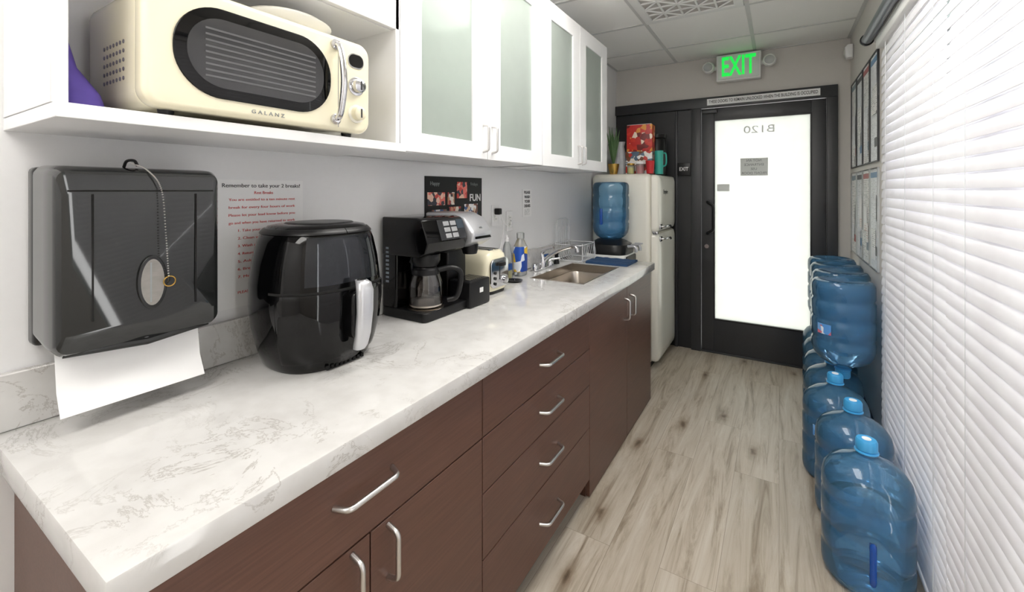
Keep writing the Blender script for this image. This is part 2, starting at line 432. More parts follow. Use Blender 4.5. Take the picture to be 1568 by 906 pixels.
g = grp('door_1', (-.13, 4.14, 0))
mk('stile_l', box(-.577, -.478, 4.12, 4.165, .014, 2.105), BLACKM, g, bevel=.003)
mk('stile_r', box(.214, .309, 4.12, 4.165, .014, 2.105), BLACKM, g, bevel=.003)
mk('rail_t', box(-.478, .214, 4.12, 4.165, 2.0, 2.105), BLACKM, g, bevel=.003)
mk('rail_b', box(-.478, .214, 4.12, 4.165, .014, .29), BLACKM, g, bevel=.003)
mk('frosted_glass', box(-.479, .215, 4.138, 4.146, .289, 2.001), DOORG, g, smooth=False)
mk('bead', holed([-.482, -.472, .208, .218], [.286, .296, 1.994, 2.004], {(1, 1)}, 4.115, 4.14, 'Y'), BLACKP, g, smooth=False)
ETCH = M('etched_film', (250, 252, 250), .6, var=.02)
NOTE = M('notice_film', (232, 236, 233), .6, var=.03)
T('unit_number', 'B120', (-.14, 4.136, 1.90), .085, 'D', ETCH, g, width=.22, mirror=True)
mk('notice', box(-.277, -.078, 4.132, 4.137, 1.52, 1.665), NOTE, g)
for i, t in enumerate(('NOT AN', 'ENTRANCE', 'USE', 'FRONT DOOR')):
    T('notice_text', t, (-.178, 4.131, 1.645-.035*i), .028, 'D', GREYTXT, g, mirror=True)
mk('decal', box(-.455, -.36, 4.132, 4.137, 1.39, 1.45), NOTE, g)
mk('pull', sweep(roundpath([(-.525, 4.12, 1.30), (-.525, 4.06, 1.30), (-.475, 4.05, 1.27), (-.475, 4.05, 1.06), (-.525, 4.06, 1.03), (-.525, 4.12, 1.03)], .02), .012, 12), BLACKP, g)
mk('pull_bases', [lathe([(.02, 0), (.02, .008)], (-.525, 4.112, z), 20, 'Y') for z in (1.30, 1.03)], BLACKM, g)
mk('lock', lathe([(.018, 0), (.018, .01), (.012, .014)], (-.535, 4.106, .915), 20, 'Y'), CHROME, g)
mk('closer', box(-.57, -.45, 4.09, 4.119, 2.06, 2.09), BLACKM, g, bevel=.004)
g = grp('exit_placard', (-.73, 4.1, 1.6))
mk('plate', box(-.775, -.665, 4.095, 4.105, 1.53, 1.64), BLACKP, g, bevel=.002)
T('letters', 'EXIT', (-.72, 4.094, 1.585), .045, 'D', WHITETXT, g, width=.075, bold=.0008)

g = grp('exit_sign', (-.29, 4.1, 2.42))
mk('housing', box(-.455, -.125, 4.075, 4.148, 2.315, 2.535), WHITEM, g, bevel=.008)
mk('face', box(-.44, -.14, 4.068, 4.076, 2.33, 2.52), M('exit_face', (220, 230, 221), .4), g, bevel=.002)
T('letters', 'EXIT', (-.29, 4.066, 2.425), .2, 'D', EXITG, g, width=.25, bold=.004, tall=1.12)
for sx in (-1, 1):
    cx = -.29+sx*.225
    mk('lamp_head', lathe([(.02, .06), (.045, .045), (.048, .0), (.04, -.012), (.0, -.014)], (cx, 4.05, 2.44), 24, 'Y'), WHITEM, g)
    mk('lamp_arm', sweep([(-.29+sx*.15, 4.11, 2.44), (cx, 4.10, 2.44)], .02, 12), WHITEM, g)
    mk('lens', lathe([(.036, 0), (.02, -.005)], (cx, 4.037, 2.44), 20, 'Y'), CLEARP, g)
g = grp('motion_sensor', (.43, 4.1, 2.42))
mk('body', loft([(2.36, .438, 4.0, .0215, .03, 4), (2.38, .434, 4.0, .0255, .036, 4), (2.44, .434, 4.0, .0255, .036, 4), (2.455, .44, 4.0, .019, .03, 4)], 24), WHITE, g)
mk('lens', box(.403, .41, 3.98, 4.02, 2.385, 2.42), M('sensor_lens', (205, 205, 200), .3), g, bevel=.002)

# ================================================================ RIGHT WALL: windows, blinds, posters
g = grp('window_1', (.52, 1.45, 1.1))
mk('pane', box(.52, .526, .22, 2.72, .14, 2.06), WINDOWG, g, smooth=False)
mk('frame', holed([.2, .24, 1.46, 1.52, 2.70, 2.74], [.12, .16, 2.04, 2.08], {(1, 1), (3, 1)}, .50, .55, 'X'), M('window_alu', (150, 165, 160), .4, .6), g, smooth=False)

def blind(y0, y1, x, tilt, pitch=.0425, zt=2.1, zb=.06, w=.055):
    """closed venetian blind; lower edge of each slat leans into the room"""
    g = grp('window_blind', (x, (y0+y1)/2, zt)); geos = []
    z = zt-.03
    while z > zb:
        c, s = cos(tilt), sin(tilt); pts = []
        for k in range(7):
            t = k/6; u = (t-.5)*w; bow = .0035*(1-(2*t-1)**2)
            pts.append((x+u*c-bow*s, z+u*s+bow*c))
        bot = [(p[0]+.0014, p[1]-.0004) for p in pts][::-1]
        geos.append(ringgeo([[(a, y0, b) for a, b in pts+bot], [(a, y1, b) for a, b in pts+bot]]))
        z -= pitch
    mk('slats', geos, SL, g)
    mk('bottom_rail', box(x-.012, x+.012, y0, y1, zb-.025, zb-.005), WHITE, g, bevel=.004)
    mk('cords', [sweep([(x-.010, y0+(y1-y0)*t, zt), (x-.010, y0+(y1-y0)*t, zb)], .0008, 5) for t in (.12, .5, .88)], WIRE, g)
    return g
b1 = blind(1.80, 2.78, .435, radians(77))
mk('headrail', box(.41, .457, 1.8, 2.80, 2.10, 2.145), WHITEM, b1, bevel=.004)
b2 = blind(.35, 1.785, .43, radians(77))
mk('headrail', box(.40, .457, .35, 1.785, 2.10, 2.145), WHITEM, b2, bevel=.004)
g = grp('blind_valance', (.39, 1.6, 2.16))
mk('tube', sweep([(.385, .35, 2.17), (.385, 2.86, 2.17)], .024, 18), M('valance_grey', (120, 124, 130), .35, .5), g)
mk('channel', box(.41, .459, .35, 2.86, 2.147, 2.21), WHITEM, g, bevel=.004)
mk('end_cap', lathe([(.03, 0), (.03, .012), (.0, .014)], (.385, 2.86, 2.17), 20, 'Y'), BLACKP, g)

DOC1 = docmat('poster_print', (244, 244, 242), (90, 94, 100), .05, .011, .004)
DOC2 = docmat('poster_print_fine', (240, 243, 246), (125, 127, 132), .035, .008, .003)
DOC3 = docmat('poster_print_red', (246, 244, 240), (190, 120, 110), .06, .014, .005)
k = 0
cols = [(110, 145, 180), (170, 90, 90), (80, 80, 84), (140, 155, 165)]
HM = [M('header_%d' % i, c, .5) for i, c in enumerate(cols)]
XP = XR-.0006
rp = random.Random(11)
for row, (z0, z1) in enumerate(((1.56, 2.16), (.96, 1.52))):
    yy = 3.03
    while yy < 4.0:
        w = .235
        g = grp('labor_notice_poster', (XR, yy, z0))
        mk('sheet', box(XP-.004, XP, yy, yy+w, z0, z1), DOC1 if k % 2 else DOC2, g, smooth=False)
        mk('header', box(XP-.006, XP-.004, yy+.01, yy+w-.01, z1-.05, z1-.02), HM[k % 4], g, smooth=False)
        mk('block', box(XP-.006, XP-.004, yy+.02, yy+w*.45, z0+.08, z0+.13), HM[(k+2) % 4], g, smooth=False)
        mk('edge', holed([yy-.004, yy+.003, yy+w-.003, yy+w+.004], [z0-.004, z0+.003, z1-.003, z1+.004], {(1, 1)}, XP-.01, XP, 'X'), BLACKM if row == 0 else CLEARP, g, smooth=False)
        # smaller notices pinned over the poster
        for j in range(3):
            a = yy+rp.uniform(.0, .09); h = rp.uniform(.09, .2); b = rp.uniform(z0+.02, z1-h-.03); t = XP-.0065-.0012*j
            mk('pinned_sheet', box(t-.001, t, a, a+rp.uniform(.1, .14), b, b+h), rp.choice([DOC1, DOC2, DOC3, PAPER]), g, smooth=False)
        yy += w+.02; k += 1

# ================================================================ BASE CABINETS
XF = -.735
def pullY(cy, z, L, g, x=XF):
    mk('pull', sweep(roundpath([(x, cy-L/2, z), (x+.032, cy-L/2+.012, z), (x+.032, cy+L/2-.012, z), (x, cy+L/2, z)], .012), .0058, 10), NICKEL, g)
def pullZ(cy, z0, z1, g, x=XF):
    mk('pull', sweep(roundpath([(x, cy, z0), (x+.032, cy, z0+.008), (x+.032, cy, z1-.008), (x, cy, z1)], .012), .0058, 10), NICKEL, g)
def front(y0, y1, z0, z1, g, nm='door_panel'):
    mk(nm, box(XF-.02, XF, y0+.0018, y1-.0018, z0+.0018, z1-.0018), CW, g, bevel=.0012, seg=1)

BT = .866
g = grp('base_cabinet', (-1.03, .63, 0))
mk('carcass', box(-1.343, XF-.021, .235, 1.039, .09, BT), CW, g, smooth=False)
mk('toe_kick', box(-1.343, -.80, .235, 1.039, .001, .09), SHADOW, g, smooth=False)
front(.235, 1.04, .68, .858, g, 'drawer_front'); front(.235, .632, .09, .68, g); front(.632, 1.04, .09, .68, g)
pullY(.617, .785, .15, g); pullZ(.585, .55, .665, g); pullZ(.68, .55, .665, g)
g = grp('base_cabinet', (-1.03, 1.46, 0))
mk('carcass', box(-1.343, XF-.021, 1.041, 1.879, .09, BT), CW, g, smooth=False)
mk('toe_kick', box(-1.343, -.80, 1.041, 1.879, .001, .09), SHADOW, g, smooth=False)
for z0, z1, zh in ((.68, .858, .772), (.515, .68, .6), (.322, .515, .417), (.085, .322, .2)):
    front(1.04, 1.88, z0, z1, g, 'drawer_front'); pullY(1.47, zh, .15, g)
g = grp('base_cabinet', (-1.03, 2.44, 0))
mk('carcass', box(-1.343, XF-.021, 1.881, 2.99, .001, .70), CW, g, smooth=False)
mk('apron', [box(XF-.04, XF-.021, 1.881, 2.99, .70, BT), box(-1.343, XF-.04, 1.881, 1.9, .70, BT), box(-1.343, XF-.04, 2.97, 2.99, .70, BT)], CW, g, smooth=False)
front(1.88, 2.455, .004, .858, g); front(2.455, 2.99, .004, .858, g)
pullZ(2.40, .68, .80, g); pullZ(2.51, .68, .80, g)

g = grp('countertop', (-1.03, 1.6, .9))
mk('slab', holed([-1.343, -1.175, -.86, -.712], [.2, 2.12, 2.69, 3.005], {(1, 1)}, .867, .914, 'Z'), QZ, g, bevel=.004, seg=2)
mk('backsplash', box(-1.343, -1.325, .2, 3.005, .9145, 1.03), QZ, g, bevel=.002, seg=1)
g = grp('sink', (-1.02, 2.4, .8))
def frame_ring(x0, x1, y0, y1, z, r):
    return [(p[0], p[1], z) for p in rrect(x1-x0, y1-y0, r, 6, (x0+x1)/2, (y0+y1)/2)]
rings = [frame_ring(-1.195, -.84, 2.10, 2.71, .866, .05), frame_ring(-1.17, -.865, 2.125, 2.685, .866, .05), frame_ring(-1.165, -.87, 2.13, 2.68, .85, .05),
         frame_ring(-1.155, -.88, 2.14, 2.67, .74, .055), frame_ring(-1.12, -.915, 2.175, 2.635, .722, .04)]
v, f = ringgeo(rings, cap=False); f.append(tuple(range(4*28, 5*28)))
mk('basin', (v, f), STEEL, g)
mk('drain', lathe([(.04, 0), (.04, .003), (.025, .003), (.02, .001)], (-1.02, 2.4, .7225), 24), CHROME, g)
mk('steel_rim', holed([-1.178, -1.17, -.866, -.858], [2.117, 2.125, 2.685, 2.693], {(1, 1)}, .868, .9155, 'Z'), STEEL, g)
g = grp('faucet', (-1.25, 2.42, .914))
mk('deck_plate', prism(rrect(.055, .25, .025, 6, -1.255, 2.42), .9145, .925, 'Z'), CHROME, g, bevel=.003)
mk('body', lathe([(.026, 0), (.024, .03), (.02, .05), (.0, .055)], (-1.255, 2.42, .925), 24), CHROME, g)
mk('spout', sweep(smoothpath([(-1.255, 2.42, .95), (-1.22, 2.42, .985), (-1.15, 2.425, 1.03), (-1.07, 2.43, 1.06), (-1.035, 2.43, 1.055), (-1.028, 2.43, 1.03)]), .012, 12), CHROME, g)
mk('lever', sweep(smoothpath([(-1.255, 2.42, .975), (-1.26, 2.42, 1.01), (-1.225, 2.40, 1.035), (-1.16, 2.38, 1.055)]), [.014]*6+[.012]*6+[.008]*7, 12), CHROME, g)
for dy in (-.1, .1):
    mk('handle', [lathe([(.022, 0), (.02, .025), (.012, .035)], (-1.255, 2.42+dy, .925), 20), sweep([(-1.255, 2.42+dy, .955), (-1.20, 2.42+dy*1.3, .965)], [.009, .006], 10)], CHROME, g)
g = grp('side_sprayer', (-1.25, 2.6, .914))
mk('head', lathe([(.02, 0), (.016, .02), (.012, .05), (.017, .08), (.0, .09)], (-1.255, 2.62, .915), 18), BLACKP, g)

# ================================================================ WALL CABINETS
UX = -1.03; XC = XL+.0006
g = grp('open_shelf_cabinet', (-1.19, .61, 1.52))
mk('side_l', box(XC, UX, .22, .242, 1.5465, 2.40), WHITE, g, bevel=.001, seg=1)
mk('side_r', box(XC, UX, .985, 1.002, 1.546, 2.40), WHITE, g, bevel=.001, seg=1)
mk('shelf', box(XC, -1.003, .22, 1.003, 1.520, 1.545), WHITE, g, bevel=.001, seg=1)
mk('back', box(XC, XL+.008, .242, .985, 1.545, 2.40), WHITE, g, smooth=False)
mk('mid', box(XL+.001, UX-.02, .242, .985, 1.905, 1.925), WHITE, g, smooth=False)
mk('top', box(XL+.001, UX-.02, .242, .985, 2.38, 2.40), WHITE, g, smooth=False)
mk('door_l', box(UX-.019, UX, .243, .611, 1.906, 2.398), WHITE, g, bevel=.002)
mk('door_r', box(UX-.019, UX, .614, 1.0, 1.906, 2.398), WHITE, g, bevel=.002)

GOODS = [M('goods_%d' % i, c, .5) for i, c in enumerate([(190, 80, 60), (215, 175, 90), (110, 150, 110), (150, 120, 95), (230, 225, 215), (100, 130, 170)])]
for ci, y0 in enumerate((1.004, 1.988)):
    y1 = y0+.98
    g = grp('glass_door_cabinet', (-1.19, y0+.49, 1.52))
    mk('carcass', [box(XC, UX-.021, y0, y0+.018, 1.525, 2.40), box(XC, UX-.021, y1-.018, y1, 1.525, 2.40), box(XC, UX-.021, y0, y1, 1.525, 1.543),
                   box(XC, UX-.021, y0, y1, 2.382, 2.40), box(XC, XL+.008, y0, y1, 1.525, 2.40),
                   box(XC, UX-.022, y0+.018, y1-.018, 1.80, 1.818), box(XC, UX-.022, y0+.018, y1-.018, 2.07, 2.088)], WHITE, g, smooth=False)
    for k in (0, 1):
        a, b = y0+.49*k+.0015, y0+.49*(k+1)-.0015
        mk('door', holed([a, a+.098, b-.098, b], [1.526, 1.592, 2.305, 2.399], {(1, 1)}, UX-.019, UX, 'X'), WHITE, g, bevel=.0015, seg=1)
        mk('glass', box(UX-.013, UX-.009, a+.096, b-.096, 1.59, 2.307), GLASSC, g, smooth=False)
        hy = y0+.49+(-.032 if k == 0 else .032)
        mk('pull', sweep(roundpath([(UX, hy, 1.555), (UX+.028, hy, 1.56), (UX+.028, hy, 1.66), (UX, hy, 1.665)], .01), .0045, 10), NICKEL, g)
    for lv in (1.544, 1.819, 2.089):
        p = y0+.04
        while p < y1-.14:
            w = random.uniform(.05, .13); h = random.uniform(.08, .2); d = random.uniform(.1, .22)
            if random.random() < (.8 if ci else .6):
                mt = random.choice(GOODS)
                if random.random() < .5: mk('pantry_box', box(-1.30, -1.30+d, p, p+w, lv, lv+h), mt, g, bevel=.003)
                else: mk('pantry_jar', lathe([(w*.4, 0), (w*.45, .01), (w*.45, h*.75), (w*.3, h*.85), (w*.3, h)], (-1.16, p+w/2, lv), 20), mt, g)
            p += w+random.uniform(.02, .06)

# ================================================================ MICROWAVE
g = grp('microwave', (-1.15, .59, 1.545))
MX, m0, m1, zb, zt = -.99, .33, .85, 1.556, 1.805
mk('case', box(-1.315, MX-.03, m0+.006, m1-.006, zb+.003, zt-.003), CREAM, g, bevel=.03, seg=5)
mc = (m0+m1)/2; zc = (zb+zt)/2
mk('door', prism(rrect(m1-m0, zt-zb, .035, 8, mc, zc), MX-.045, MX, 'X'), CREAM, g, bevel=.012, seg=4)
mk('seam', box(MX-.001, MX+.0006, .744, .7455, zb+.01, zt-.01), GREYTXT, g)
mk('window_bezel', prism(rrect(.345, .186, .088, 12, .548, 1.682), MX-.001, MX+.004, 'X'), BLACKG, g, bevel=.002)
mk('window_glass', prism(rrect(.30, .142, .068, 12, .548, 1.682), MX+.004, MX+.0055, 'X'), M('microwave_glass', (58, 58, 60), .1, var=.2), g)
mk('window_reflection', [box(MX+.0055, MX+.006, .43, .675, 1.63+.012*i, 1.634+.012*i) for i in range(9)], M('mw_reflection', (96, 96, 98), .3), g)  # painted grey strips stand in for horizontal lines reflected in the window
mk('handle', sweep(smoothpath([(MX, .735, 1.585), (MX+.022, .735, 1.60), (MX+.036, .735, 1.68), (MX+.022, .735, 1.765), (MX, .735, 1.78)]), .0085, 14, 1.0), CHROME, g)
mk('handle_caps', [lathe([(.014, -.002), (.014, .006), (.009, .01)], (MX, .735, z), 18, 'X') for z in (1.585, 1.78)], CHROME, g)
mk('display', prism(rrect(.046, .034, .016, 8, .80, 1.752), MX, MX+.003, 'X'), BLACKG, g)
mk('display_rim', prism(rrect(.052, .040, .019, 8, .80, 1.752), MX, MX+.0018, 'X'), CHROME, g)
for zz, mt in ((1.683, CHROME), (1.608, CREAM)):
    mk('knob_ring', lathe([(.025, 0), (.025, .004), (.021, .005)], (MX, .80, zz), 32, 'X'), CHROME if mt is CHROME else CREAM2, g)
    mk('knob', lathe([(.019, 0), (.018, .018), (.014, .021), (0, .021)], (MX+.003, .80, zz), 32, 'X'), mt, g)
    mk('knob_mark', box(MX+.024, MX+.0255, .798, .802, zz-.012, zz+.012), DARKTXT, g)
mk('feet', [lathe([(.012, 0), (.014, .012)], (x, y, 1.5455), 14) for x in (-1.03, -1.28) for y in (.38, .80)], BLACKP, g)
T('lettering', 'G A L A N Z', (MX+.0012, .56, 1.573), .012, 'L', GREYTXT, g, width=.075)
vt = []
for i in range(7):
    for j in range(5):
        vt.append(lathe([(.0042, 0), (.0042, -.0012)], (-1.20+.017*i, m0+.006, 1.62+.018*j), 8, 'Y'))
mk('side_vents', vt, M('vent_dark', (120, 116, 125), .6), g)

g = grp('serving_dish', (-1.15, .66, 1.806))
mk('bowl', lathe([(.05, .0), (.09, .018), (.115, .03), (.118, .034), (.09, .026), (.05, .008), (0, .006)], (-1.13, .68, 1.806), 40, cap=False), WHITE, g)
mk('foot', lathe([(.05, 0), (.05, .003)], (-1.13, .68, 1.8055), 32), WHITE, g)
mk('lid', lathe([(.112, .034), (.10, .045), (.06, .056), (.012, .06), (.012, .068), (0, .07)], (-1.13, .68, 1.806), 40), CREAM2, g)

g = grp('lunch_bag', (-1.235, .287, 1.546))
mk('body', loft([(1.546, -1.205, .286, .085, .034, 3), (1.56, -1.205, .286, .10, .038, 3), (1.585, -1.21, .284, .095, .035, 3), (1.64, -1.24, .272, .075, .022, 3), (1.74, -1.26, .262, .06, .014, 3), (1.87, -1.265, .26, .058, .010, 3)], 36), PURPLE, g)
mk('strap', sweep(smoothpath([(-1.30, .26, 1.86), (-1.29, .26, 1.89), (-1.25, .26, 1.89), (-1.24, .26, 1.86)]), .005, 8), PURPLE, g)

# ================================================================ PAPER TOWEL DISPENSER
g = grp('paper_towel_dispenser', (-1.25, .39, 1.09))
dy0, dy1, dz0, dz1 = .253, .547, 1.078, 1.452
dc = (dy0+dy1)/2
mk('back_housing', box(XC, -1.30, dy0, dy1, dz0, dz1-.004), SMOKED, g, bevel=.01)
def disp_ring(x, ins, zb_, zt_):
    return [(x, p[0], p[1]) for p in rrect(dy1-dy0-2*ins, zt_-zb_, .022, 6, dc, (zb_+zt_)/2)]
mk('cover', ringgeo([disp_ring(-1.302, 0, dz0+.01, dz1), disp_ring(-1.24, .001, dz0, dz1-.002), disp_ring(-1.19, .003, dz0-.004, dz1-.006), disp_ring(-1.178, .006, dz0+.002, dz1-.012), disp_ring(-1.170, .016, dz0+.03, dz1-.05)]), SMOKE, g)
mk('seams', [box(-1.1715, -1.168, dy0+.055, dy0+.058, dz0+.06, dz1-.06), box(-1.1715, -1.168, dy1-.058, dy1-.055, dz0+.06, dz1-.06)], SHADOW, g)
mk('recess_line', box(-1.1715, -1.169, dy0+.02, dy1-.02, dz1-.055, dz1-.052), SHADOW, g)
mk('lower_lip', sweep([(-1.20, dy0+.02, dz0-.001), (-1.175, dc, dz0-.006), (-1.20, dy1-.02, dz0-.001)], .008, 8), SMOKED, g)
ov = [(dc+.006+.027*cos(2*pi*i/32), 1.200+.058*sin(2*pi*i/32)) for i in range(32)]
ov2 = [(dc+.006+.021*cos(2*pi*i/32), 1.200+.050*sin(2*pi*i/32)) for i in range(32)]
mk('window_ring', prism(ov, -1.172, -1.164, 'X'), SMOKED, g, bevel=.002)
mk('window', prism(ov2, -1.166, -1.1635, 'X'), M('window_tint', (150, 146, 142), .12, var=.3, scale=40, stretch=(1, 1, 3)), g)
mk('window_roll', box(-1.1636, -1.1632, dc+.001, dc+.004, 1.157, 1.243), GREYTXT, g)
balls = []
P0 = [(-1.21, .383, 1.459), (-1.175, .40, 1.443), (-1.16, .42, 1.40), (-1.157, .427, 1.30), (-1.157, .432, 1.21)]
for p in smoothpath(P0, 16):
    balls.append(lathe([(.0, -.0018), (.0015, -.0009), (.0018, 0), (.0015, .0009), (0, .0018)], p, 8))
mk('ball_chain', balls, NICKEL, g)
mk('ring', sweep([(-1.157, .434+.011*cos(t*pi/12), 1.198+.011*sin(t*pi/12)) for t in range(25)], .0014, 8), GOLD, g)
mk('hook', sweep(smoothpath([(-1.225, .375, 1.450), (-1.215, .377, 1.463), (-1.20, .385, 1.464), (-1.20, .391, 1.453)]), .003, 8), BLACKP, g)
pr = []
for z, x in ((1.10, -1.235), (1.06, -1.225), (1.0, -1.215), (.955, -1.19)):
    pr.append([(x, .268, z), (x, .518, z), (x-.0012, .518, z), (x-.0012, .268, z)])
mk('paper_sheet', ringgeo(pr), PAPER, g)

g = grp('break_notice', (XL, .73, 1.25))
mk('sheet', box(XC, XL+.0025, .60, .873, 1.06, 1.43), PAPER, g, smooth=False)
T('title', 'Remember to take your 2 breaks!', (XL+.003, .745, 1.413), .016, 'L', DARKTXT, g, width=.235)
T('sub', 'Rest Breaks', (XL+.003, .745, 1.392), .012, 'L', RED, g)
lines = ['You are entitled to a ten minute rest', 'break for every four hours of work', 'Please let your lead know before you', 'go and when you have returned to work', '1. Take your rest break away', '2. Clean up the table after', '3. Wash and put away dishes', '4. Return from break on time', '5. Ask a lead if not sure', '6. Breaks are ten minutes', '7. Meal breaks are thirty', '', 'PLEASE TAKE YOUR BREAKS']
for i, t in enumerate(lines):
    if t: T('line', t, (XL+.003, .745, 1.372-.0225*i), .0105, 'L', RED, g, width=.2 if len(t) > 30 else .15)

g = grp('photo_collage_poster', (XL, 1.67, 1.36))
mk('board', box(XC, XL+.004, 1.456, 1.89, 1.235, 1.463), BLACKP, g, smooth=False)
PH = [patchmat('photo_%d' % i, c, 55) for i, c in enumerate([[(200, 70, 60), (240, 200, 180), (60, 60, 70), (230, 120, 110)], [(220, 190, 160), (120, 80, 70), (240, 240, 240), (60, 90, 140)], [(230, 220, 210), (190, 140, 110), (40, 40, 45), (160, 60, 60)]])]
for i, (a, b, w, h) in enumerate([(1.47, 1.33, .12, .06), (1.50, 1.25, .10, .06), (1.62, 1.25, .09, .07), (1.68, 1.36, .08, .08), (1.74, 1.25, .11, .08), (1.61, 1.33, .05, .06)]):
    mk('photo', box(XL+.004, XL+.006, a, a+w, b, b+h), PH[i % 3], g, smooth=False)
T('caption', 'FUN', (XL+.0055, 1.83, 1.36), .05, 'L', WHITETXT, g, bold=.001)
T('caption', 'Happy', (XL+.0055, 1.52, 1.43), .025, 'L', GREYTXT, g)
T('caption', 'Fridays', (XL+.0055, 1.82, 1.43), .022, 'L', GREYTXT, g)

g = grp('instruction_sign', (XL, 2.38, 1.32))
mk('sheet', box(XC, XL+.003, 2.325, 2.435, 1.235, 1.405), PAPER, g, smooth=False)
for i, t in enumerate(('PLEASE', 'WASH', 'YOUR', 'DISHES')):
    T('line', t, (XL+.0035, 2.38, 1.385-.028*i), .024, 'L', DARKTXT, g, bold=.0005)
mk('code', box(XL+.003, XL+.004, 2.35, 2.41, 1.245, 1.285), docmat('code_print', (240, 240, 240), (20, 20, 20), .008, .006, .002), g, smooth=False)

for oy, zz in ((2.02, 1.26), (2.17, 1.22)):
    g = grp('wall_outlet', (XL, oy, zz))
    mk('plate', prism(rrect(.072, .116, .006, 4, oy, zz), XC, XL+.006, 'X'), WHITE, g, bevel=.002)
    mk('sockets', [prism(rrect(.034, .028, .012, 5, oy, zz+s), XL+.006, XL+.008, 'X') for s in (-.02, .02)], WHITEM, g)
    mk('slots', [box(XL+.008, XL+.0085, oy+d, oy+d+.002, zz+s-.004, zz+s+.005) for s in (-.02, .02) for d in (-.007, .005)], SHADOW, g)
g = grp('power_cord', (XL, 2.0, 1.1))
mk('plug', box(XL+.009, XL+.04, 2.0, 2.035, 1.265, 1.30), BLACKP, g, bevel=.006)
mk('cable', sweep(smoothpath([(XL+.035, 2.02, 1.27), (XL+.05, 2.03, 1.22), (XL+.035, 2.05, 1.15), (XL+.04, 2.0, 1.06), (XL+.03, 1.93, 1.0), (XL+.035, 1.88, .96)]), .003, 8), WHITE, g)
mk('cable_b', sweep(smoothpath([(XL+.035, 2.03, 1.24), (XL+.06, 2.08, 1.19), (XL+.045, 2.13, 1.22), (XL+.012, 2.165, 1.225)]), .003, 8), WHITE, g)

# ================================================================ AIR FRYER
g = grp('air_fryer', (-1.16, .80, .915))
AX, AY, AZ = -1.158, .80, .9145
prof = [(.0, .118, .128), (.012, .128, .138), (.05, .14, .15), (.11, .152, .164), (.17, .157, .17), (.23, .156, .169), (.29, .15, .162), (.345, .14, .15), (.372, .13, .139), (.386, .115, .124), (.391, .09, .1)]
def sc(z0, z1, k=10):
    out = []
    for i in range(k+1):
        z = z0+(z1-z0)*i/k
        for a, b in zip(prof, prof[1:]):
            if a[0] <= z <= b[0]+1e-9:
                t = (z-a[0])/(b[0]-a[0]); out.append((AZ+z, AX, AY, a[1]+(b[1]-a[1])*t, a[2]+(b[2]-a[2])*t, 2.5)); break
    return out
mk('body', loft([(AZ+z, AX, AY, rx, ry, 2.5) for z, rx, ry in prof], 64), BLACKG, g)
mk('lid_ring', shell(sc(.366, .380, 3), 0, 2*pi*.999, .0005, .0025, 64), BLACKP, g)
mk('top_inlay', loft([(AZ+.390, AX+.01, AY, .085, .09, 2.6), (AZ+.394, AX+.01, AY, .08, .085, 2.6)], 48), BLACKP, g)
mk('basket_front', shell(sc(.03, .215, 12), radians(-72), radians(72), .0005, .004, 40), BLACKG, g, bevel=.0015, seg=2)
mk('basket_gap', shell(sc(.215, .221, 2), radians(-80), radians(80), -.001, .002, 40), SHADOW, g)
mk('control_panel', shell(sc(.235, .36, 8), radians(-42), radians(30), .0005, .002, 30), M('mirror_black', (40, 42, 46), .03, .4), g)
mk('grille', [box(AX+.12+.0, AX+.128, AY-.06+.014*i, AY-.052+.014*i, AZ+.004, AZ+.014) for i in range(9)], SHADOW, g)
HX = AX+.158
mk('handle_mount', prism(rrect(.055, .13, .02, 6, AY, AZ+.15), HX-.004, HX+.034, 'X'), BLACKG, g, bevel=.006)
hs = []
for z, w, xo in ((.055, .030, .028), (.065, .040, .034), (.10, .044, .044), (.16, .047, .052), (.215, .05, .052), (.235, .044, .046), (.243, .03, .036)):
    hs.append((AZ+z, HX+xo-.004, AY, .014, w/2, 2.6))
mk('handle', loft(hs, 28), SILVER, g)
mk('release_button', loft([(AZ+.243, HX+.034, AY, .008, .014, 2.5), (AZ+.247, HX+.034, AY, .006, .012, 2.5)], 20), BLACKP, g)

# ================================================================ COFFEE MAKER
g = grp('coffee_maker', (-1.2, 1.4, .915))
CZ = .9145
x0, x1, ya, yb = -1.322, -1.095, 1.19, 1.575
mk('base', prism(rrect(x1-x0, yb-ya, .02, 5, (x0+x1)/2, (ya+yb)/2), CZ, CZ+.035, 'Z'), BLACKP, g, bevel=.005)
mk('rear_tower', box(x0, -1.245, ya+.004, 1.44, CZ+.03, CZ+.375), BLACKG, g, bevel=.008)
mk('warming_plate', lathe([(.068, 0), (.07, .004), (.06, .006), (0, .005)], (-1.165, 1.27, CZ+.034), 32), STEEL, g)
hp = [(-1.322, CZ+.235), (-1.13, CZ+.235), (-1.10, CZ+.25), (-1.085, CZ+.29), (-1.115, CZ+.375), (-1.14, CZ+.382), (-1.322, CZ+.382)]
mk('brew_head', prism(hp, ya+.002, 1.43, 'Y'), BLACKG, g, bevel=.006)
def slant(y, t, off):
    ax, az, bx, bz = -1.085, CZ+.29, -1.115, CZ+.375
    nx, nz = (bz-az), -(bx-ax); L = math.hypot(nx, nz); nx /= L; nz /= L
    return (ax+(bx-ax)*t+nx*off, y, az+(bz-az)*t+nz*off)
def slab(y0, y1, t0, t1, o0, o1):
    return ringgeo([[slant(y0, t0, o), slant(y1, t0, o), slant(y1, t1, o), slant(y0, t1, o)] for o in (o0, o1)])
mk('panel', slab(1.27, 1.425, .05, .95, .0, .002), M('panel_grey', (50, 51, 54), .25), g)
bt = []
for i in range(2):
    for j in range(3):
        bt.append(slab(1.30+i*.042, 1.333+i*.042, .12+.27*j, .32+.27*j, .002, .005))
mk('buttons', bt, SILVER, g, bevel=.001, seg=1)
mk('display', slab(1.38, 1.42, .5, .9, .002, .004), DISPLAY, g)
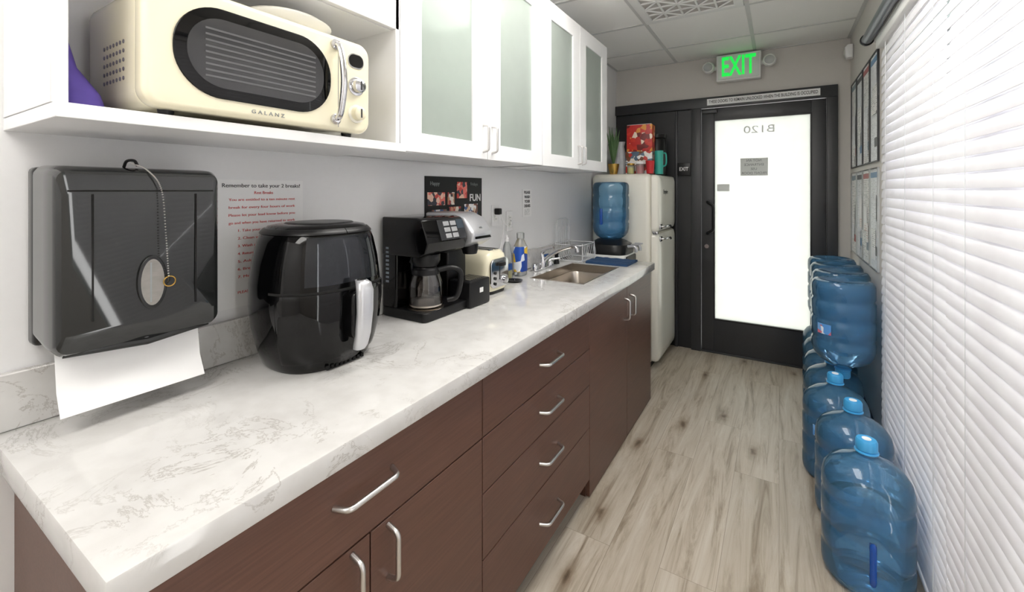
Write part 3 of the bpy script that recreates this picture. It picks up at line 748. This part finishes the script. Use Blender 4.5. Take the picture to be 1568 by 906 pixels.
mk('filter_basket', lathe([(.045, .0), (.055, .02), (.055, .045)], (-1.165, 1.27, CZ+.195), 28), BLACKP, g)
mk('carafe', lathe([(.052, 0), (.062, .01), (.066, .05), (.064, .09), (.052, .125), (.046, .145)], (-1.165, 1.27, CZ+.04), 36, cap=False), CARAFE, g)
mk('carafe_band', lathe([(.0475, 0), (.053, .004), (.052, .022), (.045, .028)], (-1.165, 1.27, CZ+.16), 36, cap=False), BLACKP, g)
mk('carafe_base', lathe([(.055, 0), (.0635, .006), (.0635, .012), (0, .012)], (-1.165, 1.27, CZ+.040), 36), STEEL, g)
mk('carafe_lid', lathe([(.047, 0), (.04, .012), (0, .014)], (-1.165, 1.27, CZ+.18), 30), BLACKP, g)
mk('carafe_handle', sweep(smoothpath([(-1.125, 1.295, CZ+.178), (-1.085, 1.33, CZ+.185), (-1.06, 1.35, CZ+.165), (-1.062, 1.348, CZ+.11), (-1.075, 1.34, CZ+.07), (-1.10, 1.32, CZ+.06)]), .011, 12), BLACKP, g)
mk('level_marks', [box(-1.30, -1.285, ya+.0015, ya+.004, CZ+.13+.016*i, CZ+.138+.016*i) for i in range(9)], M('marks', (130, 140, 150), .4), g)
mk('single_serve_tower', box(x0, -1.20, 1.442, yb-.004, CZ+.03, CZ+.31), BLACKP, g, bevel=.01)
mk('single_serve_head', prism([(-1.322, CZ+.27), (-1.11, CZ+.25), (-1.065, CZ+.275), (-1.06, CZ+.31), (-1.11, CZ+.37), (-1.16, CZ+.39), (-1.322, CZ+.39)], 1.436, yb, 'Y'), SILVER, g, bevel=.01)
mk('single_serve_face', ringgeo([[(-1.056+o, 1.452, CZ+.285), (-1.056+o, yb-.016, CZ+.285), (-1.104+o, yb-.016, CZ+.357), (-1.104+o, 1.452, CZ+.357)] for o in (-.006, .0)]), BLACKG, g)
mk('single_serve_button', lathe([(.012, 0), (.012, .006)], (-1.078, 1.505, CZ+.32), 18, 'X'), CHROME, g)
mk('nozzle', lathe([(.03, 0), (.036, .02), (.036, .04)], (-1.13, 1.505, CZ+.215), 22), BLACKP, g)
mk('cup_stand', box(-1.19, x1+.02, 1.435, yb+.004, CZ+.0, CZ+.11), BLACKP, g, bevel=.008)
mk('cup_grate', [box(-1.175, x1+.005, 1.455+.014*i, 1.461+.014*i, CZ+.110, CZ+.113) for i in range(8)], CHROME, g)
mk('sticker', box(x1+.0205, x1+.0212, 1.50, 1.525, CZ+.055, CZ+.075), WHITETXT, g)

# ================================================================ TOASTER
g = grp('toaster', (-1.22, 1.73, .915))
mk('body', loft([(.93, -1.225, 1.735, .092, .088, 4.5), (.94, -1.225, 1.735, .096, .092, 4.5), (1.06, -1.225, 1.735, .095, .09, 4.5), (1.095, -1.225, 1.735, .09, .082, 4), (1.112, -1.225, 1.735, .078, .066, 4), (1.117, -1.225, 1.735, .06, .05, 4)], 48), CREAM, g)
mk('foot_ring', loft([(.9145, -1.225, 1.735, .088, .084, 4.5), (.93, -1.225, 1.735, .09, .086, 4.5)], 40), BLACKP, g)
mk('front_plate', prism(rrect(.15, .135, .03, 8, 1.735, 1.012), -1.134, -1.124, 'X'), CHROME, g, bevel=.003)
mk('lever_slot', box(-1.1245, -1.1232, 1.728, 1.734, .98, 1.06), SHADOW, g)
mk('lever', box(-1.124, -1.10, 1.712, 1.75, 1.045, 1.062), BLACKP, g, bevel=.004)
mk('dial', lathe([(.02, 0), (.018, .016), (0, .017)], (-1.124, 1.765, .975), 24, 'X'), CHROME, g)
mk('buttons', [lathe([(.007, 0), (.007, .006)], (-1.124, 1.69, z), 14, 'X') for z in (.965, .99, 1.015)], BLACKP, g)
mk('slots', [box(-1.29, -1.165, y, y+.026, 1.112, 1.1185) for y in (1.70, 1.745)], SHADOW, g)
mk('slot_rims', [holed([-1.294, -1.29, -1.165, -1.161], [y-.004, y, y+.026, y+.03], {(1, 1)}, 1.114, 1.1195, 'Z') for y in (1.70, 1.745)], CHROME, g)

# ================================================================ SOAP, SPRAY, DRAIN PLUG
g = grp('dish_soap_bottle', (-1.27, 2.02, .915))
mk('body', loft([(.915, -1.272, 2.03, .02, .03, 3), (.925, -1.272, 2.03, .024, .034, 3), (1.04, -1.272, 2.03, .022, .03, 3), (1.10, -1.272, 2.03, .016, .02, 2.5), (1.12, -1.272, 2.03, .01, .01, 2)], 28), CLEARP, g)
mk('soap', loft([(.917, -1.272, 2.03, .018, .028, 3), (.925, -1.272, 2.03, .0225, .0325, 3), (1.0, -1.272, 2.03, .0215, .0305, 3)], 28), SOAPY, g)
mk('cap', lathe([(.011, 0), (.011, .018), (.006, .022), (.005, .035)], (-1.272, 2.03, 1.119), 16), WHITE, g)
mk('label', loft([(.965, -1.272, 2.03, .0245, .0345, 3), (1.0, -1.272, 2.03, .024, .034, 3)], 28), BLUES, g)
g = grp('cleaner_bottle', (-1.26, 2.15, .915))
mk('body', loft([(.915, -1.262, 2.16, .026, .04, 3), (.925, -1.262, 2.16, .03, .045, 3), (1.08, -1.262, 2.16, .03, .045, 3), (1.11, -1.262, 2.16, .02, .03, 2.5), (1.125, -1.262, 2.16, .016, .02, 2)], 28), CLEARP, g)
mk('label', loft([(.94, -1.262, 2.16, .0315, .0465, 3), (1.08, -1.262, 2.16, .0315, .0465, 3)], 28), patchmat('cleaner_label', [(30, 70, 160), (40, 90, 190), (235, 240, 250), (240, 200, 60)], 22), g)
mk('cap', lathe([(.022, 0), (.022, .03), (.018, .034)], (-1.262, 2.16, 1.124), 20), CLEARP, g)
g = grp('sink_strainer', (-1.2, 2.0, .915))
mk('cup', lathe([(.03, 0), (.042, .006), (.044, .01), (.034, .009), (.025, .004), (0, .003)], (-1.2, 1.99, .9145), 30, cap=False), BLACKP, g)
mk('knob', lathe([(.006, 0), (.006, .012), (.01, .016), (0, .018)], (-1.2, 1.99, .917), 16), CHROME, g)

g = grp('dish_rack', (-1.24, 2.8, .915))
w = []
rx0, rx1, ry0, ry1 = -1.315, -1.12, 2.72, 2.97
for z in (.925, 1.03): w.append(sweep(roundpath([(rx0, ry0, z), (rx1, ry0, z), (rx1, ry1, z), (rx0, ry1, z), (rx0, ry0+.001, z)], .02), .003, 8))
for i in range(8):
    y_ = ry0+.012+i*(ry1-ry0-.024)/7
    w.append(sweep(smoothpath([(rx1, y_, 1.03), (rx1-.005, y_, .926), (rx0+.02, y_, .922), (rx0, y_, 1.18 if i % 2 else 1.14)], 5), .002, 6))
w.append(sweep(smoothpath([(rx0, ry0+.02, 1.05), (rx0, ry0+.03, 1.18), (rx0, (ry0+ry1)/2, 1.20), (rx0, ry1-.03, 1.18), (rx0, ry1-.02, 1.05)]), .003, 8))
for x_ in (rx0, rx1):
    for y_ in (ry0+.015, ry1-.015): w.append(sweep([(x_, y_, .9148), (x_, y_, 1.04)], .003, 8))
mk('wires', w, WIRE, g)
g = grp('dish_towel', (-.96, 2.86, .916))
nx_, ny_ = 14, 10
rng = []
for i in range(nx_+1):
    top = []; bot = []
    for j in range(ny_+1):
        x_ = -1.10+.28*i/nx_; y_ = 2.74+.24*j/ny_
        h = .008+.006*abs(sin(i*.9+j*.5))+.003*sin(j*1.7)
        top.append((x_, y_, .9165+h)); bot.append((x_, y_, .9145))
    rng.append(top+bot[::-1])
mk('cloth', ringgeo(rng), NAVY, g)
g = grp('scrub_sponge', (-1.25, 2.56, .96))
mk('sponge', box(-1.30, -1.27, 2.50, 2.57, .9145+.0, .985), BLUES, g, bevel=.006)
mk('scour_pad', box(-1.269, -1.262, 2.50, 2.57, .9145, .985), GREEN, g, bevel=.002)

# ================================================================ REFRIGERATOR
g = grp('refrigerator', (-1.05, 3.77, 0))
f0, f1 = 3.45, 4.08; fx = -.785
mk('cabinet', box(-1.335, fx-.06, f0, f1, .04, 1.53), CREAM2, g, bevel=.045, seg=6)
def fdoor(nm, z0, z1):
    c = (f0+f1)/2; h = z1-z0
    def R(x, ins, rr): return [(x, p[0], p[1]) for p in rrect(f1-f0-2*ins, h-2*ins, rr, 6, c, (z0+z1)/2)]
    mk(nm, ringgeo([R(fx-.058, .0, .03), R(fx-.03, .0, .03), R(fx-.012, .008, .035), R(fx-.002, .03, .04), R(fx+.004, .08, .05), R(fx+.006, .14, .05)]), CREAM2, g)
fdoor('freezer_door', 1.075, 1.52); fdoor('fridge_door', .07, 1.065)
mk('base', box(-1.32, fx-.08, f0+.02, f1-.02, .0, .045), BLACKP, g, bevel=.004)
for zz in (1.115, 1.02):
    mk('handle', sweep(smoothpath([(fx-.01, f0+.05, zz), (fx+.03, f0+.06, zz+.005), (fx+.045, f0+.11, zz+.008), (fx+.04, f0+.19, zz+.003), (fx+.035, f0+.23, zz-.01)]), [.012]*8+[.010]*8+[.012]*9, 12, .7), CHROME, g)
    mk('handle_plate', prism(rrect(.07, .04, .012, 5, f0+.065, zz), fx-.012, fx+.004, 'X'), CHROME, g, bevel=.003)
mk('hinge', box(fx-.05, fx-.01, f0-.004, f0+.02, 1.06, 1.08), CHROME, g, bevel=.003)
T('badge', 'Empire', (fx+.0065, f0+.2, 1.385), .05, 'L', BLACKP, g, width=.16)

FZ = 1.531
BX = patchmat('snack_print_red', [(190, 40, 35), (205, 55, 40), (240, 220, 200), (225, 150, 60), (120, 30, 30), (190, 40, 35)], 30)
BX2 = patchmat('snack_print_pale', [(235, 230, 222), (200, 60, 50), (120, 75, 50), (240, 240, 240), (90, 110, 130)], 34)
g = grp('snack_carton', (-.97, 3.66, FZ))
mk('carton', box(-1.09, -.875, 3.60, 3.74, FZ, FZ+.185), BX2, g, bevel=.003)
mk('flap_line', box(-1.091, -.874, 3.599, 3.741, FZ+.09, FZ+.094), WHITETXT, g)
g = grp('snack_carton', (-.97, 3.66, FZ+.18))
mk('carton', box(-1.085, -.88, 3.605, 3.735, FZ+.186, FZ+.405), BX, g, bevel=.003, rot=((-.98, 3.67, 1.8), radians(3), 'Z'))
mk('flap', box(-1.08, -.885, 3.61, 3.63, FZ+.406, FZ+.409), WHITETXT, g)
g = grp('red_cup', (-.83, 3.56, FZ))
mk('cup', lathe([(0, 0), (.026, 0), (.036, .1), (.038, .102), (.034, .1), (.024, .006)], (-.875, 3.54, FZ), 28, cap=False), REDP, g)
g = grp('jam_jar', (-.95, 3.53, FZ))
mk('jar', lathe([(0, 0), (.03, 0), (.033, .01), (.033, .07), (.028, .08)], (-.955, 3.54, FZ), 24), CLEARP, g)
mk('filling', lathe([(0, .003), (.028, .003), (.029, .06), (0, .061)], (-.955, 3.54, FZ), 20), REDP, g)
mk('lid', lathe([(.03, .08), (.031, .083), (.031, .096), (0, .098)], (-.955, 3.54, FZ), 24), WHITETXT, g)
g = grp('jam_jar', (-1.03, 3.53, FZ))
mk('jar', lathe([(0, 0), (.028, 0), (.03, .01), (.03, .06), (.026, .07)], (-1.03, 3.545, FZ), 24), CLEARP, g)
mk('filling', lathe([(0, .003), (.026, .003), (.027, .05), (0, .051)], (-1.03, 3.545, FZ), 20), SOAPY, g)
mk('lid', lathe([(.028, .07), (.029, .073), (.029, .086), (0, .088)], (-1.03, 3.545, FZ), 24), GOLD, g)
g = grp('teal_mug', (-.84, 3.68, FZ))
mk('mug', lathe([(0, 0), (.032, 0), (.034, .19), (.031, .19), (.029, .006)], (-.838, 3.68, FZ+.0), 28, cap=False), TEAL, g)
mk('mug_handle', sweep(smoothpath([(-.806, 3.68, FZ+.17), (-.782, 3.67, FZ+.16), (-.78, 3.67, FZ+.08), (-.806, 3.68, FZ+.06)]), .006, 8), TEAL, g)
g = grp('coffee_canister', (-.9, 3.86, FZ))
mk('can', lathe([(.07, 0), (.075, .01), (.075, .30), (.07, .31), (.078, .315), (.078, .345), (0, .35)], (-.9, 3.88, FZ), 32), BLACKP, g)
g = grp('potted_plant', (-1.13, 3.56, FZ))
mk('pot', lathe([(.0, 0), (.03, 0), (.032, .008), (.045, .07), (.047, .085), (.042, .08), (.0, .07)], (-1.17, 3.53, FZ), 28, cap=False), GOLD, g)
lv = []
for i in range(16):
    a = i*2.4; L = random.uniform(.15, .33); sp = random.uniform(.01, .06)
    p = [(-1.17, 3.53, FZ+.07), (-1.17+sp*.4*cos(a), 3.53+sp*.4*sin(a), FZ+.07+L*.5), (-1.17+sp*cos(a), 3.53+sp*sin(a), FZ+.07+L)]
    lv.append(sweep(smoothpath(p, 4), [.003, .005, .007, .009, .010, .009, .007, .004, .001], 6, .3))
mk('leaves', lv, GREEN, g)
g = grp('plastic_bag', (-1.15, 3.68, FZ))
mk('bag', loft([(FZ, -1.16, 3.69, .045, .05, 3), (FZ+.05, -1.16, 3.69, .055, .055, 2.5), (FZ+.15, -1.16, 3.69, .05, .05, 2.2), (FZ+.24, -1.16, 3.69, .03, .03, 2), (FZ+.28, -1.16, 3.69, .04, .03, 2)], 14), M('bag_film', (205, 208, 212), .25, var=.2), g, smooth=False)

# ================================================================ WATER BOTTLES
PROF = [(.0, .012), (.09, .006), (.105, 0), (.122, .005), (.133, .022), (.135, .04), (.135, .085), (.130, .093), (.130, .103), (.135, .111), (.135, .18), (.130, .188), (.130, .198), (.135, .206), (.135, .28), (.129, .290), (.129, .300), (.135, .31), (.134, .345), (.127, .375), (.108, .403), (.075, .425), (.045, .438), (.031, .446), (.028, .455), (.028, .475)]
def bottle(name, x, y, z, inv=False, cap=True, fill=.8, label=False, grip=None):
    g = grp(name, (x, y, z))
    tf = (lambda p: [(r, .50-h) for r, h in p]) if inv else (lambda p: p)
    mk('shell', lathe(tf(PROF), (x, y, z), 48, cap=False), BOTTLE, g)
    if cap:
        mk('cap', lathe(tf([(.030, .462), (.033, .465), (.033, .492), (.029, .5), (0, .5)]), (x, y, z), 28), BLUECAP, g)
        mk('cap_seal', lathe(tf([(.014, .4995), (.014, .5018)]), (x, y, z), 18), WHITETXT, g)
        mk('neck_ring', lathe(tf([(.029, .452), (.036, .455), (.036, .459), (.029, .462)]), (x, y, z), 28), BLUECAP, g)
    if fill:
        mk('water', lathe(tf([(0, .016), (.118, .012), (.128, .03), (.126, .1), (.129, .15), (.126, .195), (.129, .25), (.124, .297), (.126, min(.34, .4*fill)), (0, min(.341, .4*fill+.001))]), (x, y, z), 32), WATER, g)
    if label:
        a0 = radians(label)
        s = [(z+h, x, y, .1355, .1355, 2) for h in ((.22, .27) if not inv else (.235, .285))]
        mk('label', shell(s, a0-.25, a0+.25, .0005, .001, 12), LABEL, g)
    if grip is not None:
        a = radians(grip); cx, cy = cos(a), sin(a)
        P = [(x+cx*.126, y+cy*.126, z+.07), (x+cx*.133, y+cy*.133, z+.082), (x+cx*.133, y+cy*.133, z+.195), (x+cx*.126, y+cy*.126, z+.208)]
        mk('grip', sweep(roundpath(P, .008), .010, 12), BOTDARK, g)
    return g
for i, (x, y, gr) in enumerate([(.270, 2.02, -90), (.270, 2.36, None), (.235, 2.66, None), (.25, 2.96, None), (.26, 3.25, None), (.27, 3.54, None), (.28, 3.83, None)]):
    bottle('water_bottle', x, y, .001, fill=(.7 if i == 0 else .85), label=(-120 if i in (2, 3) else False), grip=gr)
for i, (x, y) in enumerate([(.28, 2.81), (.30, 3.105), (.305, 3.395), (.305, 3.685)]):
    bottle('water_bottle', x, y, .44, inv=True, fill=.85, label=(-130 if i == 0 else False))

g = grp('water_cooler', (-1.08, 3.22, 0))
wx, wy = -1.09, 3.225
mk('body', prism(rrect(.30, .32, .03, 5, wx, wy), .0, .93, 'Z'), WHITEM, g, bevel=.006)
mk('top_collar', loft([(.93, wx, wy, .15, .16, 4), (.96, wx, wy, .155, .163, 3.5), (1.0, wx, wy, .145, .15, 3), (1.03, wx, wy, .10, .10, 2), (1.035, wx, wy, .07, .07, 2)], 40), BLACKP, g)
mk('front_panel', prism(rrect(.24, .28, .02, 5, wy, .78), wx+.149, wx+.158, 'X'), BLACKP, g, bevel=.003)
for s in (-.05, .05):
    mk('tap', [sweep(smoothpath([(wx+.14, wy+s, .985), (wx+.19, wy+s, .99), (wx+.205, wy+s, .975), (wx+.205, wy+s, .95)]), .012, 12), box(wx+.17, wx+.225, wy+s-.012, wy+s+.012, .998, 1.008)], SILVER, g)
mk('bottle_shell', lathe([(r, .475-h) for r, h in PROF[:-4]], (wx+.0, wy, .985), 40, cap=False), BOTTLE, g)
mk('bottle_water', lathe([(.03, .05), (.10, .09), (.125, .12), (.127, .25), (0, .251)], (wx, wy, .985), 32), WATER, g)
mk('bottle_grip', sweep(roundpath([(wx-.03, wy-.126, 1.15), (wx-.03, wy-.13, 1.16), (wx-.03, wy-.13, 1.25), (wx-.03, wy-.126, 1.26)], .005), .012, 10), BOTDARK, g)

# ================================================================ WORLD, CAMERA
W = bpy.data.worlds.new('daylight'); S.world = W; W.use_nodes = True
bg = W.node_tree.nodes['Background']; bg.inputs[0].default_value = (1.0, .99, .98, 1); bg.inputs[1].default_value = 6.0

cam = bpy.data.cameras.new('camera'); co = bpy.data.objects.new('camera', cam); col.objects.link(co)
co.location = (0, 0, 1.4); co.rotation_euler = (pi/2, 0, radians(31.4))
cam.sensor_width = 36; cam.lens = 36*670/1568; cam.shift_y = -(453-291)/1568; cam.clip_start = .01
S.camera = co
S.view_settings.view_transform = 'Standard'
S.view_settings.look = 'None'
S.view_settings.exposure = .34
